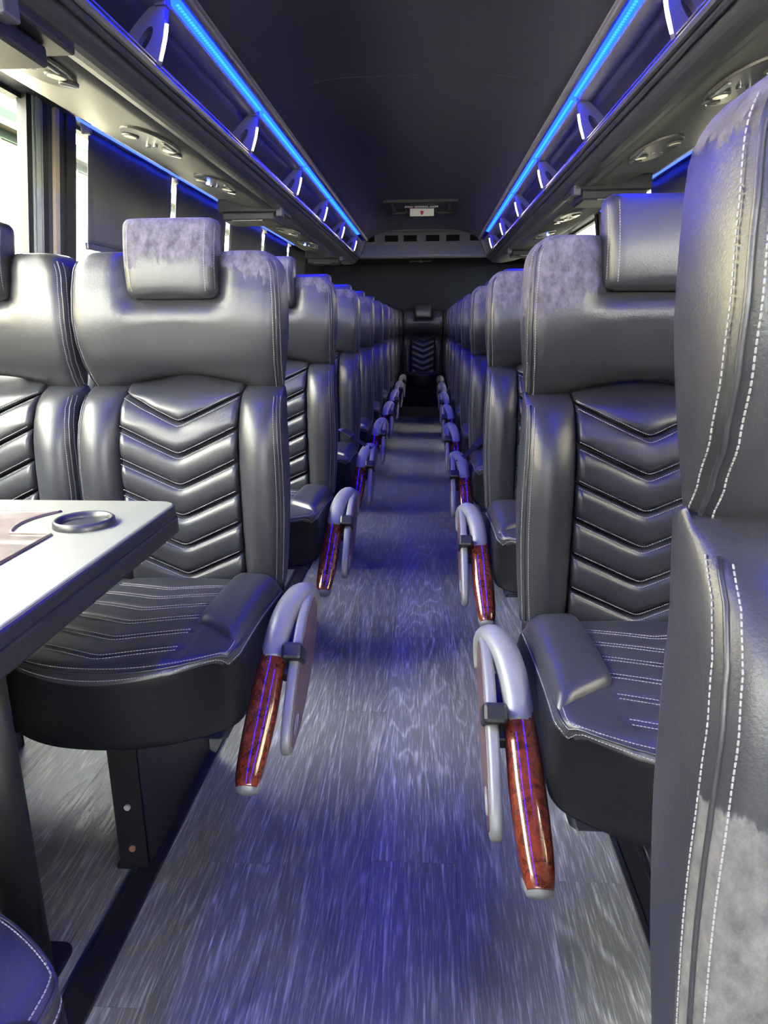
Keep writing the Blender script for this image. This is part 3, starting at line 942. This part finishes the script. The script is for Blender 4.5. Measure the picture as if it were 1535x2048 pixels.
# wood inlay with scooped corners round the cup holders
def scoop(cx, cy, r, a0, a1, n=10): return [(cx + r * cos(a0 + (a1 - a0) * k / n), cy + r * sin(a0 + (a1 - a0) * k / n)) for k in range(n + 1)]
CUP = [(-.532, 1.003), (-.532, .60)]
ix1, iy1, iy0 = -.552, 1.078, .50
pts = [(-1.10, iy1), (-.626, iy1)] + scoop(-.532, 1.003, .102, 2.40, 3.72) + [(-.555, .945)]
pts += [(-.555, .665)] + scoop(-.532, .60, .102, 2.60, 3.9) + [(-.60, iy0), (-1.10, iy0)]
inl = tpart('wood_inlay', bm_mesh('wood_inlay', prism_bm(pts, tz - .001, tz + .0012, 0, 'Z'), 'burl_table'))
rimp = [(p[0], p[1], tz + .001) for p in pts]
link('inlay_rim', tube('inlay_rim', rimp, .0032, 'burl_table', 6, closed=True), inl)
for (cx, cy) in CUP:
    prof = [(.034, tz - .03), (.0365, tz + .0005), (.0385, tz + .009), (.0425, tz + .0115), (.0455, tz + .009), (.0465, tz + .0005), (.0465, tz - .001)]
    V = []; F = []; n = 32
    for (r, z) in prof:
        V += [(cx + r * cos(2 * pi * k / n), cy + r * sin(2 * pi * k / n), z) for k in range(n)]
    for j in range(len(prof) - 1):
        for k in range(n): F.append((j * n + k, j * n + (k + 1) % n, (j + 1) * n + (k + 1) % n, (j + 1) * n + k))
    V.append((cx, cy, tz + .0016)); 
    ring = tpart('cup_holder', mesh('cup_holder', V[:-1], F, 'table_edge'))
    dm = disc_mesh('cup_base', .0372, .002, 'black_plastic', 28)
    d = link('cup_base', dm, ring); d.location = (cx, cy, tz + .0012)
tpart('leg', tube('leg', [(-.556, .75, .004), (-.556, .75, tz - .05)], .026, 'black_metal', 20))
tpart('foot_plate', bm_mesh('foot_plate', prism_bm(rrect(-.63, -.53, .68, .82, .02), .0085, .0145, .002, 'Z'), 'black_metal'))
hk = tpart('hook', tube('hook', [(-.47, 1.02, tz - .052), (-.47, 1.02, tz - .066), (-.462, 1.02, tz - .072), (-.452, 1.02, tz - .066)], .0017, 'chrome', 6))

# ------------------------------------------------------------------ luggage racks
def mir(x, sd): return x if sd < 0 else 2 * CX - x
FASCIA = [(-.606, .556), (-.603, .549), (-.607, .541), (-.615, .540), (-.617, .544), (-.6195, .541), (-.620, .535), (-.626, .531), (-.632, .533), (-.634, .537),
          (-.6365, .534), (-.637, .528), (-.642, .521), (-.650, .513), (-.660, .507), (-.672, .503), (-.685, .501), (-.698, .501)]
UNDER = [(-.700, .5015), (-.74, .5015), (-.78, .505), (-.84, .516), (-.90, .535), (-.96, .558), (-1.02, .585), (-1.07, .614), (-1.115, .645), (-1.19, .70)]
RY1 = 6.37
RACK = {}
def rack(sd, label, y_br, win_label):
    root = empty('luggage_rack', (mir(-.9, sd), 0, H(.5))); tag(root, label, 'luggage rack', 'overhead racks')
    def lk(nm, me, parent=root):
        o = link(nm, me, parent)
        if parent is root: o.location = (-root.location.x, 0, -root.location.z)
        return o
    fx = lambda prof: [(mir(x, sd), H(z)) for x, z in prof]
    lk('fascia', strip_mesh('fascia', fx(FASCIA), Y0, RY1, 'rack_fascia', 1, False, .006 * sd))
    lk('underside', strip_mesh('underside', fx(UNDER), Y0, RY1, 'rack_underside', 1, True, .006 * sd))
    lk('lip', tube('lip', [(mir(-.6085, sd), Y0, H(.560)), (mir(-.6085, sd), RY1, H(.560))], .0048, 'lip_trim', 8))
    lk('shelf', strip_mesh('shelf', fx([(-.612, .552), (-.64, .556), (-.9, .585), (-1.19, .70)]), Y0, RY1, 'rack_inner', 1, True, -.004 * sd))
    lk('inner_lining', strip_mesh('inner_lining', fx([(-.577, .684), (-.600, .679), (-.6195, .6725)]), Y0, RY1, 'rack_inner', 1, True, -.008 * sd))
    lk('inner_lining', strip_mesh('inner_lining', fx([(-.6215, .674), (-.66, .680), (-.75, .695), (-.95, .705), (-1.19, .715)]), Y0, RY1, 'rack_inner', 1, True, -.006 * sd))
    lk('cornice', strip_mesh('cornice', fx([(-.546, .690), (-.540, .6895), (-.536, .693), (-.535, .715)]), Y0, RY1, 'rack_inner', 1, True, .006 * sd))
    lk('end_cap', bm_mesh('end_cap', prism_bm(fx([(-.604, .55), (-.66, .505), (-.74, .4995), (-.96, .555), (-1.12, .645), (-1.2, .72), (-.54, .75), (-.545, .69)]), RY1, RY1 + .03, .004), 'rack_fascia'))
    for (wa, wb) in ((2.44, 4.24), (4.36, 6.2)) if sd < 0 else ((.9, 2.80), (3.1, 4.6)):
        lk('window_light', tube('window_light', [(mir(-1.148, sd), wa, H(.650)), (mir(-1.148, sd), wb, H(.650))], .0048, 'window_blue', 8))
    # bracket plate
    out = [(-.570, .700), (-.600, .700), (-.603, .676), (-.615, .664), (-.640, .642), (-.668, .614), (-.690, .588), (-.702, .566), (-.604, .556),
           (-.5945, .585), (-.5865, .610), (-.5815, .634), (-.578, .660)]
    hole = [(-.630 - .61 * .034 * cos(a) + .79 * .0105 * sin(a), .603 - .79 * .034 * cos(a) - .61 * .0105 * sin(a)) for a in [2 * pi * k / 16 for k in range(16)]]
    bm = bmesh.new()
    th = .011
    import mathutils
    def ringface(y):
        vo = [bm.verts.new((mir(x, sd), y, H(z))) for x, z in out]; vh = [bm.verts.new((mir(x, sd), y, H(z))) for x, z in hole]
        eo = [bm.edges.new((vo[i], vo[(i + 1) % len(vo)])) for i in range(len(vo))]
        eh = [bm.edges.new((vh[i], vh[(i + 1) % len(vh)])) for i in range(len(vh))]
        bmesh.ops.triangle_fill(bm, edges=eo + eh, use_beauty=True)
        return vo, vh
    a, ah = ringface(-th); b, bh = ringface(th)
    for A, B in ((a, b), (ah, bh)):
        for i in range(len(A)):
            bm.faces.new((A[i], A[(i + 1) % len(A)], B[(i + 1) % len(B)], B[i]))
    bme = bm_mesh('bracket', bm, 'bracket_paint')
    cme = bm_mesh('clamp', box_bm([(min(mir(-.573, sd), mir(-.601, sd)), max(mir(-.573, sd), mir(-.601, sd)), -.016, .016, H(.668), H(.698))], .003), 'bracket_paint')
    lp = [(-.5835, .636), (-.586, .622), (-.590, .606), (-.595, .590), (-.601, .574), (-.604, .566)]
    lme = tube('led_strip', [(mir(x + .0055, sd), -.004, H(z)) for x, z in lp], .0036, 'white_led', 6)
    for k in range(-4, 6):
        y = y_br + .8301 * k
        br = lk('bracket', bme); br.location.y = y
        link('clamp', cme, br); link('led_strip', lme, br)
    # blue light strips between the brackets
    bl = fx([(-.548, .687), (-.5735, .6795)])
    V = [(bl[0][0], .0, bl[0][1]), (bl[1][0], .0, bl[1][1]), (bl[1][0], .795, bl[1][1]), (bl[0][0], .795, bl[0][1])]
    up = .012
    V += [(x, y, z + up) for x, y, z in V]
    lens = mesh('light_lens', V, [(0, 1, 2, 3), (4, 7, 6, 5), (0, 4, 5, 1), (1, 5, 6, 2), (2, 6, 7, 3), (3, 7, 4, 0)], 'blue_lens', False)
    bmd = bmesh.new()
    mx_, mz_ = (bl[0][0] + bl[1][0]) / 2, (bl[0][1] + bl[1][1]) / 2
    for q in range(52):
        bmesh.ops.create_cube(bmd, size=1, matrix=Matrix.Translation((mx_, .008 + q * .0152, mz_ - .0012)) @ Matrix.Diagonal((.0075, .006, .003, 1)))
    dots = bm_mesh('led_dots', bmd, 'blue_led')
    for k in range(-4, 6):
        y = y_br + .8301 * k + .0175
        if k == 5: break
        o = lk('light_strip', lens); o.location.y = y
        tag(link('led_dots', dots, o), kind='stuff')
    return root, lk
rackL, lkL = rack(-1, 'dark overhead luggage rack above the shaded windows, blue light strip along it', 1.7128 - .0, 'shaded')
rackR, lkR = rack(1, 'dark overhead luggage rack opposite the shaded windows, blue light strip along it', 1.6509, 'bare')

# service panels (reading lamps, vents, speaker) let into the rack undersides
def under_z(x):
    for (a, za), (b, zb) in zip(UNDER, UNDER[1:]):
        if b <= x <= a: return za + (zb - za) * (a - x) / (a - b), math.atan2(zb - za, b - a)
    return .5, 0
def service_panel(sd, lk, y, call=False):
    xc = -.795
    z, _ = under_z(xc)
    tilt = math.atan2(under_z(-.85)[0] - under_z(-.74)[0], .11)
    root_p = link('service_panel', SP['plate'], None)
    rk = rackL if sd < 0 else rackR
    root_p.parent = rk
    root_p.location = (mir(xc, sd) - rk.location.x, y, H(z - .002) - rk.location.z)
    root_p.rotation_euler = (0, tilt * (1 if sd < 0 else -1), 0)
    def p(nm, me, x, yy, dz, rot=0):
        o = link(nm, me, root_p); o.location = (x * (1 if sd < 0 else -1), yy, dz); o.rotation_euler = (0, 0, rot); return o
    p('lamp_bezel', SP['bezel'], .030, .055, -.006); p('lamp', SP['lamp'], .030, .055, -.008)
    p('lamp_bezel', SP['bezel'], -.030, -.075, -.006); p('lamp', SP['lamp'], -.030, -.075, -.008)
    p('vent', SP['vent'], .032, .105, -.007); p('vent_flap', SP['flap'], .032, .105, -.0105, .5)
    p('button', SP['btn'], .005, .015, -.007); p('button', SP['btn'], -.022, .030, -.007)
    p('cover_strip', SP['bar'], .046, .0, -.006)
    if call: p('call_light', SP['call'], -.012, -.045, -.010)
SP = {}
def ell_plate(nm, rx, ry, h, mat, bev=.0015, n=36):
    bm = prism_bm([(rx * cos(2 * pi * k / n), ry * sin(2 * pi * k / n)) for k in range(n)], -h / 2, h / 2, bev, 'Z'); return bm_mesh(nm, bm, mat)
SP['plate'] = ell_plate('service_panel', .062, .165, .008, 'rack_fascia')
SP['bezel'] = tube('lamp_bezel', [(.019 * cos(a), .019 * sin(a), 0) for a in [2 * pi * k / 24 for k in range(24)]], .0038, 'rack_underside', 6, closed=True)
SP['lamp'] = ell_plate('lamp', .0165, .0165, .006, 'lamp_glass')
SP['vent'] = ell_plate('vent', .020, .020, .008, 'black_plastic')
SP['flap'] = bm_mesh('vent_flap', box_bm([(-.016, .016, -.0015, .0015, -.003, .003)]), 'chrome')
SP['btn'] = ell_plate('button', .007, .007, .006, 'chrome')
SP['bar'] = bm_mesh('cover_strip', box_bm([(-.004, .004, -.035, .035, -.003, .003)], .001), 'silver')
SP['call'] = ell_plate('call_light', .007, .007, .008, 'call_light')
for y, c in ((1.50, False), (2.14, False), (2.75, True), (4.15, False), (4.80, True), (.6, False)):
    service_panel(-1, lkL, y, c)
for y, c in ((1.75, False), (2.36, False), (3.75, False), (4.45, True), (.9, False)):
    service_panel(1, lkR, y, c)

# fold-down monitors under the racks
MON = {}
def monitor(sd, y, label):
    r = empty('folding_monitor', (mir(-.80, sd), y, H(.5))); tag(r, label, 'monitor', 'folded monitors under the racks')
    s = 1 if sd < 0 else -1
    if not MON:
        MON['mount'] = bm_mesh('mount', box_bm([(-.155, .135, 0, .24, -.012, .045)], .006), 'monitor_plastic')
        MON['screen'] = bm_mesh('screen_flap', box_bm([(-.135, .105, -.012, .19, -.048, -.012)], .007), 'monitor_plastic')
        MON['hinge'] = bm_mesh('hinge', box_bm([(.108, .138, .0, .05, -.030, .020)], .005), 'bracket_paint')
        MON['slot'] = bm_mesh('latch_slot', box_bm([(-.09, .05, -.014, -.011, -.0495, -.0455)], .001), 'silver')
    for nm in ('mount', 'screen_flap', 'hinge', 'latch_slot'):
        o = link(nm, MON[{'screen_flap': 'screen', 'latch_slot': 'slot'}.get(nm, nm)], r)
        if s < 0: o.scale.x = -1
monitor(-1, 1.20, 'folded grey monitor at the near end of the shaded-window rack')
monitor(-1, 3.32, 'folded dark monitor under the shaded-window rack above the headrests')
monitor(-1, 5.62, 'farthest folded monitor under the shaded-window rack')
monitor(1, 2.92, 'folded dark monitor under the rack above the grey-shouldered seat')
monitor(1, 5.20, 'farthest folded monitor under the rack opposite the shades')

# ------------------------------------------------------------------ roller shades
def shade(side, a, b, zb, label):
    s = 1 if side < 0 else -1
    r = empty('roller_shade', (wall_x(1.2, side), (a + b) / 2, 1.2)); tag(r, label, 'shade', 'roller shades')
    inv = (-r.location.x, -r.location.y, -r.location.z)
    ztop = H(.655)
    V = []; F = []; n = 14; m = 12
    for j in range(m + 1):
        z = zb + (ztop - zb) * j / m
        for i in range(n + 1):
            y = a + (b - a) * i / n
            wv = .0035 * sin(7 * y + 3 * z) * sin(pi * j / m) + .002 * sin(19 * y)
            V.append((wall_x(z, side) + s * (.030 + wv), y, z))
    k = len(V); V += [(x - s * .0025, y, z) for x, y, z in V]
    for j in range(m):
        for i in range(n):
            q = j * (n + 1) + i
            F.append((q, q + 1, q + n + 2, q + n + 1)); F.append((k + q, k + q + n + 1, k + q + n + 2, k + q + 1))
    for i in range(n):
        F += [(i, k + i, k + i + 1, i + 1), (m * (n + 1) + i, m * (n + 1) + i + 1, k + m * (n + 1) + i + 1, k + m * (n + 1) + i)]
    for j in range(m):
        q = j * (n + 1); F += [(q, q + n + 1, k + q + n + 1, k + q)]
        q += n; F += [(q, k + q, k + q + n + 1, q + n + 1)]
    o = link('shade_fabric', mesh('shade_fabric', V, F, 'shade_cloth'), r); o.location = inv
    o = link('roller_tube', tube('roller_tube', [(wall_x(ztop, side) + s * .034, a - .02, ztop), (wall_x(ztop, side) + s * .034, b + .02, ztop)], .0085, 'shade_bar', 12), r); o.location = inv
    xb = wall_x(zb, side) + s * .032
    o = link('bottom_bar', bm_mesh('bottom_bar', box_bm([(xb - .007, xb + .007, a - .02, b, zb - .014, zb + .012)], .004), 'shade_bar'), r); o.location = inv
    o = link('end_bracket', bm_mesh('end_bracket', box_bm([(xb - .012 + s * .0, xb + .022, a - .05, a - .028, ztop - .03, ztop + .03)], .006), 'silver'), r); o.location = (inv[0] + wall_x(ztop, side) - wall_x(zb, side), inv[1], inv[2])
for i, (a, b) in enumerate(((2.575, 3.365), (3.435, 4.26), (4.345, 5.165), (5.25, 6.06), (6.145, 6.95))):
    shade(-1, a, b, H(.275) if i < 1 else (.98 if i % 2 else 1.02), 'drawn dark roller shade, %s' % (['next to the broad window pillar', 'second from the broad window pillar', 'third from the broad window pillar', 'fourth from the broad window pillar', 'last one towards the rear row'][i]))
for i, (a, b) in enumerate(((1.02, 1.86), (1.93, 2.78), (2.87, 3.70), (3.79, 4.58))):
    shade(1, a, b, [1.15, .95, .98, 1.1][i], 'drawn dark roller shade opposite the table, %s' % (['nearest the large foreground seat', 'second from the large foreground seat', 'third from the large foreground seat', 'last one before the bare windows'][i]))

# ------------------------------------------------------------------ roof hatch
hx, hy, hz_ = -.058, 5.19, H(.778)
R_ = empty('roof_hatch', (hx, hy, hz_)); tag(R_, 'black emergency roof hatch with red and white label', 'roof hatch')
def hp(nm, bm, mat, parent=R_): return link(nm, bm_mesh(nm, bm, mat), parent)
hp('frame', box_bm([(-.25, .25, -.27, -.235, -.014, .02), (-.25, .25, .235, .27, -.014, .02), (-.25, -.215, -.235, .235, -.014, .02), (.215, .25, -.235, .235, -.014, .02)], .004), 'black_plastic')
pn = hp('hatch_panel', box_bm([(-.215, .215, -.235, .235, .004, .012)], .002), 'black_plastic')
hp('rib', box_bm([(-.20, -.185, -.2, .2, -.006, .006)], .003), 'wall_trim'); hp('rib', box_bm([(.185, .2, -.2, .2, -.006, .006)], .003), 'wall_trim')
hp('handle', box_bm([(-.115, -.10, .12, .15, -.02, .006), (.10, .115, .12, .15, -.02, .006)], .003), 'wall_trim')
lb = hp('label_plate', box_bm([(-.085, .085, -.035, .035, -.002, .002)]), 'white_paper')
lb.location = (.005, .10, -.018); lb.rotation_euler = (math.radians(-38), 0, 0)
hp('mark', box_bm([(-.014, .014, -.012, -.004, -.0032, -.0018), (-.010, .010, -.004, .012, -.0032, -.0018), (-.005, .005, .012, .022, -.0032, -.0018)]), 'red_ink', lb)
# row of small warning letters, too small to read at this distance
bm = bmesh.new()
xx = -.112
for q in range(20):
    w = random.uniform(.006, .010)
    if q not in (5, 14): bmesh.ops.create_cube(bm, size=1, matrix=Matrix.Translation((xx + w / 2, .0, .002)) @ Matrix.Diagonal((w, .045, .004, 1)))
    xx += w + .0032
o = link('lettering', bm_mesh('lettering', bm, 'white_paper'), R_); tag(o, kind='stuff')
hp('lettering_band', box_bm([(-.115, .115, .012, .028, .001, .0044)]), 'red_ink')

# ------------------------------------------------------------------ rear air unit
A = empty('air_unit', (CX, 6.55, H(.67))); tag(A, 'dark overhead air unit with six square vents at the rear', 'air unit')
def apart(nm, me, parent=A):
    o = link(nm, me, parent)
    if parent is A: o.location = (-CX, -6.55, -H(.67))
    return o
prof = [(6.42, H(.80)), (6.42, H(.775)), (6.44, H(.762)), (6.425, H(.66)), (6.405, H(.575)), (6.415, H(.557)), (6.46, H(.551)), (7.2, H(.66)), (7.2, H(.80))]
hs = apart('housing', bm_mesh('housing', prism_bm(prof, -.75, .64, .003, 'X'), 'ac_plastic'))
for px in (735, 782, 819.5, 864, 904, 951):
    vx = -.599 + (px - 720) * .00437
    fr = apart('vent', bm_mesh('vent', box_bm([(vx - .064, vx + .064, 6.418, 6.43, H(.680), H(.686)), (vx - .064, vx + .064, 6.418, 6.43, H(.738), H(.744)),
              (vx - .064, vx - .058, 6.418, 6.43, H(.686), H(.738)), (vx + .058, vx + .064, 6.418, 6.43, H(.686), H(.738))]), 'ac_plastic'))
    link('grille', bm_mesh('grille', box_bm([(vx - .058, vx + .058, 6.4235, 6.429, H(.686), H(.738))]), 'vent_black'), fr)
    for q in range(4):
        z = H(.692 + q * .012)
        link('slat', bm_mesh('slat', box_bm([(vx - .057, vx + .057, 6.4205, 6.4265, z, z + .003)]), 'vent_black'), fr)
# small bar latch on the header behind it
bl_ = empty('bar_latch', (-.095, 8.205, H(.668))); tag(bl_, 'thin silver bar latch with round centre on the dark rear header', 'latch')
link('bar', bm_mesh('bar', box_bm([(-.125, .125, -.004, .004, -.005, .005)], .002), 'silver'), bl_)
kb = disc_mesh('knob', .014, .012, 'silver', 16); k_ = link('knob', kb, bl_); k_.rotation_euler = (pi / 2, 0, 0); k_.location = (0, -.004, 0)

# ------------------------------------------------------------------ outside
g_ = box('ground', 'asphalt', -40, 40, -40, 40, -1.0, -.9); tag(g_, kind='structure')
def building(x, sgn, label):
    r = empty('building', (x, 3, -.9)); tag(r, label, 'building')
    inv = (-x, -3, .9)
    def b(nm, mat, *bx):
        o = link(nm, bm_mesh(nm, box_bm([bx]), mat), r); o.location = inv; return o
    top = 3.0 if sgn < 0 else 5.6
    b('wall', 'siding', min(x, x + sgn * 4), max(x, x + sgn * 4), -6, 44, -.9, top)
    b('roof_band', 'siding_band', min(x - sgn * .10, x + sgn * 4), max(x - sgn * .10, x + sgn * 4), -6.1, 44.1, top + .03, top + .16)
    b('gutter', 'gutter_paint', min(x - sgn * .14, x), max(x - sgn * .14, x), -6.1, 44.1, top - .03, top + .04)
    b('fascia_band', 'siding_band', min(x - sgn * .03, x), max(x - sgn * .03, x), -6.1, 44.1, top - .13, top - .03)
    me = bm_mesh('rib', box_bm([(min(x - sgn * .02, x), max(x - sgn * .02, x), 0, .05, -.9, top - .13)]), 'siding')
    for k in range(118):
        o = link('siding_rib', me, r); o.location = (inv[0], inv[1] - 6 + k * .42, inv[2])
building(-4.6, -1, 'cream metal-sided building outside the bare window by the table')
building(5.2, 1, 'cream metal-sided building outside the bare windows opposite the shades')
